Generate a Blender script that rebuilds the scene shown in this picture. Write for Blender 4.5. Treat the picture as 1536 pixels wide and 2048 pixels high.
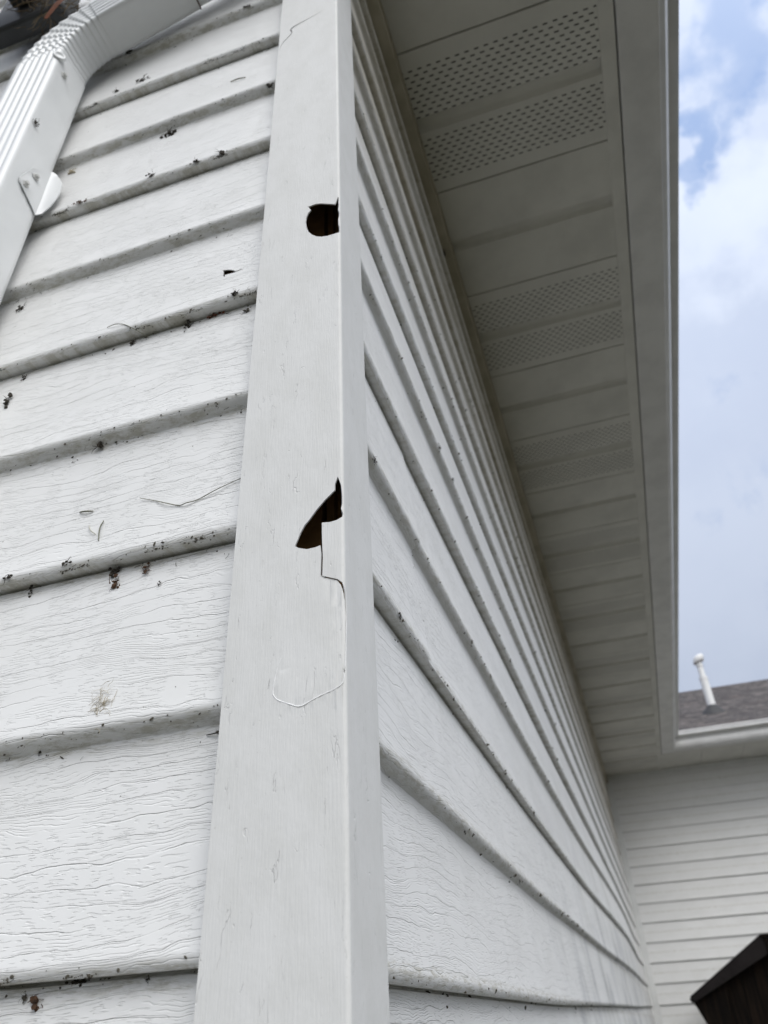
import bpy, bmesh, math, random
from mathutils import Vector, Matrix, noise
from mathutils.geometry import delaunay_2d_cdt
R_ = math.radians
for o in list(bpy.data.objects): bpy.data.objects.remove(o)
scene = bpy.context.scene
COL = scene.collection

# ------------------------------------------------------------------ camera
cd = bpy.data.cameras.new('camera'); cam = bpy.data.objects.new('camera', cd); COL.objects.link(cam)
right = Vector((0.9523, 0.3012, -0.0488)); down = Vector((-0.2126, 0.5404, -0.8141)); fwd = Vector((-0.2189, 0.7857, 0.5786))
M = Matrix((right, -down, -fwd)).transposed().to_4x4()
M.translation = Vector((0.1343, -0.3647, 0.9))
cam.matrix_world = M
cd.sensor_fit = 'HORIZONTAL'; cd.sensor_width = 36.0; cd.lens = 36.0 * 1488.3 / 1536.0
cd.shift_x = -17.9 / 1536; cd.shift_y = -6.5 / 1536
cd.clip_start = 0.02; cd.clip_end = 3000
cd.dof.use_dof = True; cd.dof.focus_distance = 0.50; cd.dof.aperture_fstop = 34.9 / 2.3
scene.camera = cam
scene.view_settings.view_transform = 'Standard'; scene.view_settings.look = 'None'
scene.view_settings.exposure = 0.83; scene.view_settings.gamma = 1.0

# ------------------------------------------------------------------ node helper
class NT:
    def __init__(s, nt): s.nt = nt; s.n = nt.nodes; s.l = nt.links
    def add(s, t, **kw):
        nd = s.n.new(t)
        for k, v in kw.items(): setattr(nd, k, v)
        return nd
    def put(s, sock, v):
        if v is None: return
        if isinstance(v, bpy.types.NodeSocket): s.l.new(v, sock)
        else: sock.default_value = v
    def m(s, op, a, b=None, c=None, clamp=False):
        nd = s.add('ShaderNodeMath', operation=op, use_clamp=clamp)
        s.put(nd.inputs[0], a); s.put(nd.inputs[1], b); s.put(nd.inputs[2], c)
        return nd.outputs[0]
    def comb(s, x, y, z):
        nd = s.add('ShaderNodeCombineXYZ')
        for i, v in enumerate((x, y, z)): s.put(nd.inputs[i], v)
        return nd.outputs[0]
    def noise(s, vec, scale=1.0, detail=2.0, rough=0.5, dist=0.0):
        nd = s.add('ShaderNodeTexNoise'); s.put(nd.inputs['Vector'], vec)
        nd.inputs['Scale'].default_value = scale; nd.inputs['Detail'].default_value = detail
        nd.inputs['Roughness'].default_value = rough; nd.inputs['Distortion'].default_value = dist
        return nd.outputs['Fac']
    def ramp(s, v, lo, hi, a=0.0, b=1.0):
        nd = s.add('ShaderNodeMapRange', interpolation_type='SMOOTHSTEP'); s.put(nd.inputs['Value'], v)
        nd.inputs['From Min'].default_value = lo; nd.inputs['From Max'].default_value = hi
        nd.inputs['To Min'].default_value = a; nd.inputs['To Max'].default_value = b
        return nd.outputs['Result']
    def mix(s, f, a, b, mode='MIX'):
        nd = s.add('ShaderNodeMix', data_type='RGBA', blend_type=mode)
        s.put(nd.inputs[0], f); s.put(nd.inputs[6], a); s.put(nd.inputs[7], b)
        return nd.outputs[2]

# ------------------------------------------------------------------ world: blue sky broken by bright overcast
SUN_AZ = math.atan2(-0.82, 0.57)       # direction to the sun in plan, towards -Y and +X
SUN_EL = R_(46)
w = bpy.data.worlds.new("World"); scene.world = w; w.use_nodes = True
t = NT(w.node_tree); t.n.clear()
sky = t.add('ShaderNodeTexSky', sky_type='NISHITA'); sky.sun_disc = False
sky.sun_elevation = SUN_EL; sky.sun_rotation = math.pi / 2 - SUN_AZ; sky.air_density = 1.0; sky.dust_density = 1.2
tc = t.add('ShaderNodeTexCoord').outputs['Generated']
sep = t.add('ShaderNodeSeparateXYZ'); t.l.new(tc, sep.inputs[0])
X, Y, Z = sep.outputs
wn = t.add('ShaderNodeTexNoise'); t.l.new(tc, wn.inputs['Vector']); wn.inputs['Scale'].default_value = 14.0; wn.inputs['Detail'].default_value = 4
wv_ = t.add('ShaderNodeVectorMath', operation='SUBTRACT'); t.l.new(wn.outputs['Color'], wv_.inputs[0]); wv_.inputs[1].default_value = (0.5, 0.5, 0.5)
ws_ = t.add('ShaderNodeVectorMath', operation='MULTIPLY_ADD'); t.l.new(wv_.outputs[0], ws_.inputs[0]); ws_.inputs[1].default_value = (0.28, 0.28, 0.28); t.l.new(tc, ws_.inputs[2])
warped = t.add('ShaderNodeVectorMath', operation='NORMALIZE'); t.l.new(ws_.outputs[0], warped.inputs[0]); warped = warped.outputs[0]
def dirblob(d, lo, hi):
    nd = t.add('ShaderNodeVectorMath', operation='DOT_PRODUCT'); t.l.new(warped, nd.inputs[0]); nd.inputs[1].default_value = Vector(d).normalized()
    return t.ramp(nd.outputs['Value'], lo, hi)
n1 = t.noise(tc, 3.2, 6, 0.55, 0.3)
n2 = t.noise(tc, 9.0, 5, 0.6, 0.2)
cl = t.m('ADD', t.m('MULTIPLY', n1, 0.7), t.m('MULTIPLY', n2, 0.3))
hole = t.m('MAXIMUM', dirblob((0.2596, 0.4712, 0.8430), 0.9962, 0.9998), dirblob((0.2280, 0.5418, 0.8090), 0.9988, 0.99995))
cov = t.m('SUBTRACT', t.ramp(cl, 0.31, 0.47), t.m('MULTIPLY', hole, t.ramp(n2, 0.35, 0.6, 0.95, 0.6)), clamp=True)
cov = t.m('MAXIMUM', t.m('MULTIPLY', cov, 0.9), 0.22)
bright = t.ramp(t.noise(tc, 5.0, 5, 0.55), 0.35, 0.68)
whiteblob = dirblob((0.262, 0.60, 0.756), 0.993, 0.9998)
bright = t.m('ADD', t.m('MULTIPLY', bright, 0.35), t.m('MULTIPLY', whiteblob, 0.65), clamp=True)
cloud = t.mix(bright, (5.3, 5.9, 7.2, 1), (6.9, 7.45, 8.5, 1))
bluec = (3.1, 4.7, 8.2, 1)
skyb = t.mix(0.55, sky.outputs[0], bluec)
colr = t.mix(cov, skyb, cloud)
# an overcast sky is three times brighter overhead than at the horizon
cie = t.m('MULTIPLY', t.m('ADD', t.m('MULTIPLY', t.m('MAXIMUM', Z, 0.0), 1.2), 1.0), 0.54)
# unseen bright glow round the sun behind the camera, added to light the walls
sdir = Vector((math.cos(SUN_AZ) * math.cos(SUN_EL), math.sin(SUN_AZ) * math.cos(SUN_EL), math.sin(SUN_EL)))
dn = t.add('ShaderNodeVectorMath', operation='DOT_PRODUCT'); t.l.new(tc, dn.inputs[0]); dn.inputs[1].default_value = sdir
glow = t.ramp(dn.outputs['Value'], 0.42, 1.0)
colr = t.mix(glow, colr, (13.9, 14.0, 14.2, 1))
vm = t.add('ShaderNodeVectorMath', operation='SCALE'); t.l.new(colr, vm.inputs[0]); t.l.new(cie, vm.inputs['Scale']); colr = vm.outputs[0]
bg = t.add('ShaderNodeBackground'); bg.inputs['Strength'].default_value = 0.074
t.l.new(colr, bg.inputs['Color'])
out = t.add('ShaderNodeOutputWorld'); t.l.new(bg.outputs[0], out.inputs['Surface'])
sd = bpy.data.lights.new('sun', 'SUN'); sun = bpy.data.objects.new('sun', sd); COL.objects.link(sun)
sd.energy = 0.8; sd.angle = R_(40); sd.color = (1.0, 0.99, 0.98)
sdir = Vector((math.cos(SUN_AZ) * math.cos(SUN_EL), math.sin(SUN_AZ) * math.cos(SUN_EL), math.sin(SUN_EL)))
sun.rotation_euler = sdir.to_track_quat('Z', 'Y').to_euler()

# ------------------------------------------------------------------ materials
def new_mat(name):
    m = bpy.data.materials.new(name); m.use_nodes = True
    t = NT(m.node_tree); b = t.n['Principled BSDF']
    return m, t, b
def pos(t):
    s = t.add('ShaderNodeSeparateXYZ'); t.l.new(t.add('ShaderNodeTexCoord').outputs['Object'], s.inputs[0]); return s.outputs
def bump(t, b, h, dist, strength=1.0):
    nd = t.add('ShaderNodeBump'); nd.inputs['Distance'].default_value = dist; nd.inputs['Strength'].default_value = strength
    t.l.new(h, nd.inputs['Height']); t.l.new(nd.outputs[0], b.inputs['Normal'])

def grain_siding(name, axis, dirt=0.0):
    """embossed wood grain of vinyl siding; axis 0: boards run along X, 1: along Y"""
    m, t, b = new_mat(name)
    P = pos(t); a = P[axis]; z = P[2]
    off = t.m('MULTIPLY', t.m('FLOOR', t.m('DIVIDE', t.m('SUBTRACT', z, 0.935), 0.127)), 1.73)   # each course its own piece of the pattern
    a = t.m('ADD', a, off)
    wv = t.comb(t.m('MULTIPLY', a, 5.0), t.m('MULTIPLY', z, 14.0), 0.0)
    warp = t.noise(wv, 1.0, 3, 0.5, 0.2)
    jit = t.noise(t.comb(t.m('MULTIPLY', a, 55.0), t.m('MULTIPLY', z, 45.0), 0.0), 1.0, 2, 0.5)
    q = t.m('ADD', t.m('ADD', t.m('MULTIPLY', z, 112.0), t.m('MULTIPLY', warp, 5.2)), t.m('MULTIPLY', jit, 0.42))
    fr = t.m('ABSOLUTE', t.m('SUBTRACT', t.m('FRACT', q), 0.5))
    strong = t.ramp(t.noise(t.comb(t.m('MULTIPLY', a, 6.0), t.m('MULTIPLY', z, 70.0), 3.0), 1.0, 2), 0.36, 0.52)
    line = t.m('MULTIPLY', t.m('MULTIPLY', t.ramp(fr, 0.0, 0.045, 1.0, 0.0), strong), t.ramp(t.noise(t.comb(t.m('MULTIPLY', a, 20.0), t.m('MULTIPLY', z, 90.0), 13.0), 1.0, 2), 0.35, 0.6, 0.35, 1.0))
    # close set parallel lines following the same figure
    q2 = t.m('ADD', t.m('MULTIPLY', q, 5.0), t.m('MULTIPLY', t.noise(t.comb(t.m('MULTIPLY', a, 90.0), t.m('MULTIPLY', z, 200.0), 0.0), 1.0, 2, 0.5), 1.1))
    fr2 = t.m('ABSOLUTE', t.m('SUBTRACT', t.m('FRACT', q2), 0.5))
    mk = t.ramp(t.noise(t.comb(t.m('MULTIPLY', a, 13.0), t.m('ADD', t.m('MULTIPLY', q, 0.45), t.m('MULTIPLY', z, 12.0)), 7.0), 1.0, 3, 0.6, 0.6), 0.515, 0.555)
    brk = t.ramp(t.noise(t.comb(t.m('MULTIPLY', a, 60.0), t.m('MULTIPLY', z, 500.0), 2.0), 1.0, 1), 0.38, 0.46)
    fine = t.m('MULTIPLY', t.m('MULTIPLY', t.ramp(fr2, 0.0, 0.24, 1.0, 0.0), mk), brk)
    # short dashes in ladder-like columns
    d1 = t.noise(t.comb(t.m('MULTIPLY', a, 105.0), t.m('ADD', t.m('MULTIPLY', z, 900.0), t.m('MULTIPLY', warp, 34.0)), 11.0), 1.0, 1, 0.4)
    cols = t.ramp(t.noise(t.comb(t.m('MULTIPLY', a, 42.0), t.m('MULTIPLY', z, 17.0), 5.0), 1.0, 2, 0.5), 0.40, 0.47)
    dash = t.m('MULTIPLY', t.m('MULTIPLY', t.ramp(d1, 0.565, 0.62), cols), t.m('SUBTRACT', 1.0, mk))
    soft = t.noise(t.comb(t.m('MULTIPLY', a, 40.0), t.m('MULTIPLY', z, 60.0), 1.0), 1.0, 2)
    h = t.m('MULTIPLY', line, -1.25)
    h = t.m('SUBTRACT', h, t.m('MULTIPLY', fine, 0.50))
    h = t.m('SUBTRACT', h, t.m('MULTIPLY', dash, 0.60))
    h = t.m('ADD', h, t.m('MULTIPLY', soft, 0.10))
    bump(t, b, h, 0.00037, 1.0)
    grey = t.noise(t.comb(t.m('MULTIPLY', a, 9.0), t.m('MULTIPLY', z, 14.0), 2.0), 1.0, 5, 0.6)
    col = t.mix(t.ramp(grey, 0.3, 0.75), (0.80, 0.80, 0.79, 1), (0.76, 0.76, 0.745, 1))
    # dirt settled in the grooves and a thin mildew film
    col = t.mix(t.m('MULTIPLY', t.m('MAXIMUM', line, dash), 0.05), col, (0.42, 0.42, 0.38, 1))
    if dirt:
        mil = t.ramp(t.noise(t.comb(t.m('MULTIPLY', a, 6.0), t.m('MULTIPLY', z, 2.2), 9.0), 1.0, 6, 0.65, 0.4), 0.46, 0.72)
        far = t.m('MULTIPLY', t.ramp(P[1], 0.5, 2.5), t.ramp(P[2], 1.75, 1.1))
        col = t.mix(t.m('MULTIPLY', t.m('MULTIPLY', mil, far), dirt), col, (0.40, 0.41, 0.36, 1))
    if dirt:
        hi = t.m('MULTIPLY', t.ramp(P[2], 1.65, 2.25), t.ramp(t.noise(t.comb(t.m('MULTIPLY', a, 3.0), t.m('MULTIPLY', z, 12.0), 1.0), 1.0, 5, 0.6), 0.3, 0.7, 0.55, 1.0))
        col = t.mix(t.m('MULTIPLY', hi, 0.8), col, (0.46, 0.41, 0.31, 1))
        streak = t.m('MULTIPLY', t.ramp(t.noise(t.comb(t.m('MULTIPLY', a, 5.0), t.m('MULTIPLY', z, 3.0), 19.0), 1.0, 6, 0.7, 0.5), 0.47, 0.66), t.m('MULTIPLY', t.ramp(P[1], 0.55, 1.6), t.ramp(P[2], 1.35, 1.0)))
        col = t.mix(t.m('MULTIPLY', streak, 0.6), col, (0.34, 0.35, 0.37, 1))
    # grime along each butt edge, plus the undersides' olive shade tint painted in
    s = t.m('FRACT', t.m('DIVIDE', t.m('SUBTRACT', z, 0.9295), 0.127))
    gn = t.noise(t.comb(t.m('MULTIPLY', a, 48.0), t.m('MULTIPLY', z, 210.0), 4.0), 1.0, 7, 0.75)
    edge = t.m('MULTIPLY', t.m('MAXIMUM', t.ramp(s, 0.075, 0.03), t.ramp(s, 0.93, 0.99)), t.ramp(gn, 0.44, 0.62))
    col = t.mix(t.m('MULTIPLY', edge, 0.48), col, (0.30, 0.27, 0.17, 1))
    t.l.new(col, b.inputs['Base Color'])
    b.inputs['Roughness'].default_value = 0.5
    b.inputs['Specular IOR Level'].default_value = 0.4
    return m
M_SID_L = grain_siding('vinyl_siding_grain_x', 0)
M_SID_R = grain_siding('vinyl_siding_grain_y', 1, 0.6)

def mat_post():
    m, t, b = new_mat('vinyl_post')
    P = pos(t); u = t.m('ADD', P[0], P[1]); z = P[2]
    s1 = t.noise(t.comb(t.m('MULTIPLY', u, 900.0), t.m('MULTIPLY', z, 55.0), 0.0), 1.0, 3, 0.6)
    warp = t.noise(t.comb(t.m('MULTIPLY', u, 60.0), t.m('MULTIPLY', z, 16.0), 3.0), 1.0, 4, 0.6, 0.4)
    q = t.m('ADD', t.m('MULTIPLY', u, 95.0), t.m('MULTIPLY', warp, 7.0))
    fr = t.m('ABSOLUTE', t.m('SUBTRACT', t.m('FRACT', q), 0.5))
    mk = t.m('MULTIPLY', t.ramp(t.noise(t.comb(t.m('MULTIPLY', u, 140.0), t.m('MULTIPLY', z, 26.0), 8.0), 1.0, 3, 0.6), 0.53, 0.66), 0.6)
    ln = t.m('MULTIPLY', t.ramp(fr, 0.0, 0.05, 1.0, 0.0), mk)
    mott = t.noise(t.comb(t.m('MULTIPLY', u, 130.0), t.m('MULTIPLY', z, 90.0), 6.0), 1.0, 3, 0.6)
    h = t.m('ADD', t.m('MULTIPLY', s1, 0.55), t.m('ADD', t.m('MULTIPLY', ln, -1.0), t.m('MULTIPLY', mott, 0.45)))
    bump(t, b, h, 0.00042, 1.0)
    g = t.noise(t.comb(t.m('MULTIPLY', u, 45.0), t.m('MULTIPLY', z, 22.0), 2.0), 1.0, 6, 0.65)
    col = t.mix(t.ramp(g, 0.35, 0.7), (0.72, 0.72, 0.705, 1), (0.675, 0.675, 0.655, 1))
    col = t.mix(t.m('MULTIPLY', ln, 0.04), col, (0.42, 0.42, 0.40, 1))
    g2 = t.ramp(t.noise(t.comb(t.m('MULTIPLY', u, 500.0), t.m('MULTIPLY', z, 500.0), 0.0), 1.0, 1), 0.73, 0.78)
    col = t.mix(t.m('MULTIPLY', g2, 0.3), col, (0.45, 0.44, 0.40, 1))
    t.l.new(col, b.inputs['Base Color']); b.inputs['Roughness'].default_value = 0.55
    b.inputs['Specular IOR Level'].default_value = 0.35
    return m
M_POST = mat_post()

def mat_simple(name, col, rough=0.5, var=0.08, scale=20.0, bmp=0.0, metal=0.0, col2=None, spec=0.5, detail=5):
    m, t, b = new_mat(name)
    P = t.add('ShaderNodeTexCoord').outputs['Object']
    n = t.noise(P, scale, detail, 0.6)
    c2 = col2 if col2 else tuple(c * (1 - var * 2.2) for c in col[:3])
    t.l.new(t.mix(t.ramp(n, 0.35, 0.7), (*col[:3], 1), (*c2[:3], 1)), b.inputs['Base Color'])
    b.inputs['Roughness'].default_value = rough; b.inputs['Metallic'].default_value = metal
    b.inputs['Specular IOR Level'].default_value = spec
    if bmp: bump(t, b, n, bmp)
    return m
M_TRIM = mat_simple('vinyl_trim', (0.76, 0.765, 0.75), 0.5, 0.05, 8)
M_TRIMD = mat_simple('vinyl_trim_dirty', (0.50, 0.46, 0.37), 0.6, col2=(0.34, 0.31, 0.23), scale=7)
M_WHITEN = mat_simple('stress_whitened_vinyl', (0.93, 0.93, 0.93), 0.4, 0.01)
M_SOF = mat_simple('soffit_vinyl', (0.66, 0.65, 0.60), 0.55, 0.06, 6)
M_ALU = mat_simple('gutter_paint', (0.72, 0.715, 0.70), 0.4, 0.06, 9)
M_PIPE = mat_simple('downspout_paint', (0.76, 0.775, 0.78), 0.32, 0.03, 14, spec=0.6)
M_SCREW = mat_simple('painted_screw', (0.66, 0.66, 0.64), 0.35, 0.1, 200)
M_DARKIN = mat_simple('dark_cavity', (0.02, 0.016, 0.012), 0.9, 0.1)  # shade inside cavities, put into a near-black colour
M_SHEATH = mat_simple('sheathing_wood', (0.42, 0.25, 0.10), 0.8, col2=(0.25, 0.14, 0.055), scale=25)
M_DIRT = mat_simple('dark_debris', (0.045, 0.037, 0.026), 0.9, col2=(0.02, 0.017, 0.012), scale=300)
M_DIRTB = mat_simple('brown_debris', (0.10, 0.05, 0.025), 0.9, col2=(0.035, 0.02, 0.012), scale=300)
M_SPECK = mat_simple('speck_dirt', (0.09, 0.08, 0.06), 0.9, 0.2, 200)
M_FIB = mat_simple('dry_fibre', (0.22, 0.22, 0.16), 0.7, col2=(0.11, 0.11, 0.075), scale=60)
M_FIBL = mat_simple('pale_fibre', (0.55, 0.54, 0.46), 0.6, 0.05)
M_STAIN = mat_simple('cobweb_stain', (0.50, 0.44, 0.32), 0.9, 0.15, 200)
M_BLACK = mat_simple('black_housing', (0.018, 0.020, 0.022), 0.45, 0.1)
M_LGREY = mat_simple('grey_housing', (0.055, 0.058, 0.062), 0.5, 0.1)
M_NEST = mat_simple('dry_grass', (0.16, 0.12, 0.07), 0.9, col2=(0.04, 0.03, 0.02), scale=60)
M_LEAF = mat_simple('rusty_leaf', (0.16, 0.045, 0.015), 0.8, 0.2, 60)
M_PVC = mat_simple('white_pvc', (0.80, 0.80, 0.79), 0.4, 0.03)
M_BOOT = mat_simple('rubber_boot', (0.05, 0.05, 0.052), 0.7, 0.1)
M_GROUND = mat_simple('lawn', (0.042, 0.038, 0.022), 1.0, col2=(0.030, 0.031, 0.017), scale=0.7, detail=8)
M_FRAME = mat_simple('framing_wood', (0.40, 0.28, 0.15), 0.8, 0.1)

def mat_shingle():
    m, t, b = new_mat('asphalt_shingle')
    P = pos(t)
    brick = t.add('ShaderNodeTexBrick'); v = t.comb(P[0], t.m('MULTIPLY', P[1], 1.1), 0.0); t.l.new(v, brick.inputs['Vector'])
    brick.inputs['Color1'].default_value = (0.19, 0.168, 0.158, 1); brick.inputs['Color2'].default_value = (0.075, 0.068, 0.067, 1)
    brick.inputs['Mortar'].default_value = (0.035, 0.033, 0.033, 1); brick.inputs['Scale'].default_value = 1.0
    brick.inputs['Mortar Size'].default_value = 0.006; brick.inputs['Brick Width'].default_value = 0.17; brick.inputs['Row Height'].default_value = 0.14
    n = t.noise(t.comb(P[0], P[1], P[2]), 32.0, 4, 0.75)
    n2 = t.noise(t.comb(P[0], P[1], P[2]), 3.0, 4, 0.6)
    c = t.mix(t.m('MULTIPLY', t.ramp(n, 0.4, 0.65), 0.5), brick.outputs['Color'], (0.24, 0.20, 0.19, 1))
    c = t.mix(t.m('MULTIPLY', t.ramp(n2, 0.5, 0.75), 0.5), c, (0.10, 0.062, 0.050, 1))
    t.l.new(c, b.inputs['Base Color']); b.inputs['Roughness'].default_value = 0.95
    n3 = t.noise(t.comb(t.m('MULTIPLY', P[0], 9.0), t.m('MULTIPLY', P[1], 26.0), 0.0), 1.0, 4, 0.7)
    c = t.mix(t.ramp(n3, 0.38, 0.62), (0.035, 0.032, 0.032, 1), c)
    t.l.new(c, b.inputs['Base Color'])
    bump(t, b, n, 0.002); return m
M_SHING = mat_shingle()

def mat_perf():
    m, t, b = new_mat('perforated_soffit_vinyl')
    P = pos(t)          # object origin at the panel's first joint
    px, py = 0.0205, 0.0111
    y = P[1]
    row = t.m('FLOOR', t.m('DIVIDE', y, py))
    par = t.m('FRACT', t.m('MULTIPLY', row, 0.5))
    fx = t.m('ABSOLUTE', t.m('SUBTRACT', t.m('FRACT', t.m('ADD', t.m('DIVIDE', P[0], px), par)), 0.5))
    fy = t.m('ABSOLUTE', t.m('SUBTRACT', t.m('FRACT', t.m('DIVIDE', y, py)), 0.5))
    dx = t.m('MULTIPLY', t.m('MAXIMUM', t.m('SUBTRACT', t.m('MULTIPLY', fx, px), 0.0036), 0.0), 1.0)
    dy = t.m('MULTIPLY', fy, py)
    d = t.m('SQRT', t.m('ADD', t.m('MULTIPLY', dx, dx), t.m('MULTIPLY', dy, dy)))
    slot = t.m('LESS_THAN', d, 0.00150)
    b1 = t.m('MULTIPLY', t.m('GREATER_THAN', y, py * 3), t.m('LESS_THAN', y, py * 13))
    b2 = t.m('MULTIPLY', t.m('GREATER_THAN', y, py * 17), t.m('LESS_THAN', y, py * 27))
    slot = t.m('MULTIPLY', slot, t.m('MAXIMUM', b1, b2))
    n = t.noise(t.comb(P[0], P[1], 0.0), 6.0, 5, 0.6)
    t.l.new(t.mix(t.ramp(n, 0.35, 0.7), (0.66, 0.65, 0.60, 1), (0.60, 0.59, 0.545, 1)), b.inputs['Base Color'])
    b.inputs['Roughness'].default_value = 0.55
    tr = t.add('ShaderNodeBsdfTransparent'); mx = t.add('ShaderNodeMixShader')
    t.l.new(slot, mx.inputs[0]); t.l.new(b.outputs[0], mx.inputs[1]); t.l.new(tr.outputs[0], mx.inputs[2])
    t.l.new(mx.outputs[0], t.n['Material Output'].inputs['Surface'])
    return m
M_PERF = mat_perf()

def mat_wood():
    m, t, b = new_mat('weathered_dark_wood')
    P = pos(t)
    n = t.noise(t.comb(t.m('MULTIPLY', P[0], 40.0), t.m('MULTIPLY', P[1], 40.0), t.m('MULTIPLY', P[2], 3.0)), 1.0, 5, 0.65)
    t.l.new(t.mix(t.ramp(n, 0.35, 0.7), (0.003, 0.0025, 0.0022, 1), (0.014, 0.009, 0.006, 1)), b.inputs['Base Color'])
    b.inputs['Roughness'].default_value = 0.9; b.inputs['Specular IOR Level'].default_value = 0.1; bump(t, b, n, 0.002); return m
M_WOOD = mat_wood()
M_WOODC = mat_simple('weathered_cap_wood', (0.018, 0.0155, 0.0155), 0.9, 0.15, 12, spec=0.1)

# ------------------------------------------------------------------ mesh helpers
def link(name, me, mat, parent=None, smooth=False):
    if mat: me.materials.append(mat)
    if smooth:
        for p in me.polygons: p.use_smooth = True
    o = bpy.data.objects.new(name, me); COL.objects.link(o)
    if parent: o.parent = parent
    return o
def mesh(name, V, F, mat, parent=None, smooth=False):
    me = bpy.data.meshes.new(name); me.from_pydata([tuple(v) for v in V], [], F); me.update()
    return link(name, me, mat, parent, smooth)
def tag(o, label=None, cat=None, group=None, kind=None):
    if label: o['label'] = label
    if cat: o['category'] = cat
    if group: o['group'] = group
    if kind: o['kind'] = kind
    return o
def empty(name, loc, label, cat, group=None):
    o = bpy.data.objects.new(name, None); COL.objects.link(o); o.location = loc; o.empty_display_size = 0.1
    return tag(o, label, cat, group)
def boxes(name, L, mat, parent=None, bevel=0.0):
    """each entry (x0,x1,y0,y1,z0,z1)"""
    bm = bmesh.new()
    for x0, x1, y0, y1, z0, z1 in L:
        r = bmesh.ops.create_cube(bm, size=1.0)
        for v in r['verts']:
            v.co = Vector(((x0 + x1) / 2 + v.co.x * (x1 - x0), (y0 + y1) / 2 + v.co.y * (y1 - y0), (z0 + z1) / 2 + v.co.z * (z1 - z0)))
    if bevel: bmesh.ops.bevel(bm, geom=bm.edges[:], offset=bevel, segments=2, affect='EDGES', profile=0.5)
    me = bpy.data.meshes.new(name); bm.to_mesh(me); bm.free()
    return link(name, me, mat, parent)
def grid(name, rows, mat, parent=None, smooth=True, flip=False):
    V = [p for r in rows for p in r]; n = len(rows[0]); F = []
    for i in range(len(rows) - 1):
        for j in range(n - 1):
            f = (i * n + j, i * n + j + 1, (i + 1) * n + j + 1, (i + 1) * n + j)
            F.append(f[::-1] if flip else f)
    return mesh(name, V, F, mat, parent, smooth)
def inpoly(p, poly):
    x, y = p; c = False; n = len(poly); j = n - 1
    for i in range(n):
        xi, yi = poly[i]; xj, yj = poly[j]
        if (yi > y) != (yj > y) and x < (xj - xi) * (y - yi) / (yj - yi) + xi: c = not c
        j = i
    return c
def cdt_sheet(name, us, vs, holes, fmap, mat, parent, extra=[], smooth=True):
    """flat sheet us x vs with polygonal holes cut out, bent by fmap(u, v)"""
    pts = [Vector((u, v)) for v in vs for u in us]
    # drop grid points too close to hole outlines
    segs = [(Vector(h[i]), Vector(h[(i + 1) % len(h)])) for h in holes for i in range(len(h))]
    if segs:
        lo = (min(s[0].x for s in segs) - .01, min(s[0].y for s in segs) - .01); hi = (max(s[0].x for s in segs) + .01, max(s[0].y for s in segs) + .01)
    nu, nv = len(us), len(vs)
    pts += [Vector(e) for e in extra]
    edges = []
    for h in holes:
        b = len(pts); pts += [Vector(p) for p in h]; edges += [(b + i, b + (i + 1) % len(h)) for i in range(len(h))]
    # keep the rows straight with constraint edges
    for j in range(nv):
        for i in range(nu - 1): edges.append((j * nu + i, j * nu + i + 1))
    for i in range(nu):
        for j in range(nv - 1): edges.append((j * nu + i, (j + 1) * nu + i))
    ov, oe, of, _, _, _ = delaunay_2d_cdt(pts, edges, [], 0, 1e-7)
    F = []
    for f in of:
        c = (sum(ov[i].x for i in f) / len(f), sum(ov[i].y for i in f) / len(f))
        if any(inpoly(c, h) for h in holes): continue
        F.append(tuple(f))
    return mesh(name, [fmap(v.x, v.y) for v in ov], F, mat, parent, smooth)
def solid(o, th, off=-1, split=32):
    md = o.modifiers.new('thickness', 'SOLIDIFY'); md.thickness = th; md.offset = off; md.use_rim = True
    if split: e = o.modifiers.new('edge', 'EDGE_SPLIT'); e.split_angle = R_(split); e.use_edge_sharp = False
    return o
def tube(pts, rad, n=8, caps=True):
    """verts, faces of a tapered tube; rad number or list"""
    P = [Vector(p) for p in pts]; V = []; F = []
    for i, p in enumerate(P):
        tn = (P[min(i + 1, len(P) - 1)] - P[max(i - 1, 0)]).normalized()
        a = tn.cross(Vector((0.13, 0.27, 0.95))).normalized(); b = tn.cross(a)
        r = rad[i] if isinstance(rad, (list, tuple)) else rad
        for k in range(n):
            w_ = 2 * math.pi * k / n; V.append(p + a * math.cos(w_) * r + b * math.sin(w_) * r)
    for i in range(len(P) - 1):
        for k in range(n): F.append((i * n + k, i * n + (k + 1) % n, (i + 1) * n + (k + 1) % n, (i + 1) * n + k))
    if caps: F.append(tuple(range(n))[::-1]); F.append(tuple((len(P) - 1) * n + k for k in range(n)))
    return V, F
def smoothpath(pts, sub=5):
    P = [Vector(p) for p in pts]; out = []
    for i in range(len(P) - 1):
        p0, p1, p2, p3 = P[max(i - 1, 0)], P[i], P[i + 1], P[min(i + 2, len(P) - 1)]
        for k in range(sub):
            s = k / sub
            out.append(0.5 * ((2 * p1) + (p2 - p0) * s + (2 * p0 - 5 * p1 + 4 * p2 - p3) * s * s + (3 * p1 - p0 - 3 * p2 + p3) * s ** 3))
    out.append(P[-1]); return out
def join(parts):
    V = []; F = []
    for v, f in parts:
        b = len(V); V += list(v); F += [tuple(i + b for i in q) for q in f]
    return V, F
def lathe(prof, n=24, c=(0, 0, 0)):
    V = []; F = []
    for r, z in prof:
        for k in range(n): V.append((c[0] + r * math.cos(2 * math.pi * k / n), c[1] + r * math.sin(2 * math.pi * k / n), c[2] + z))
    for i in range(len(prof) - 1):
        for k in range(n): F.append((i * n + k, i * n + (k + 1) % n, (i + 1) * n + (k + 1) % n, (i + 1) * n + k))
    return V, F

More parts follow.
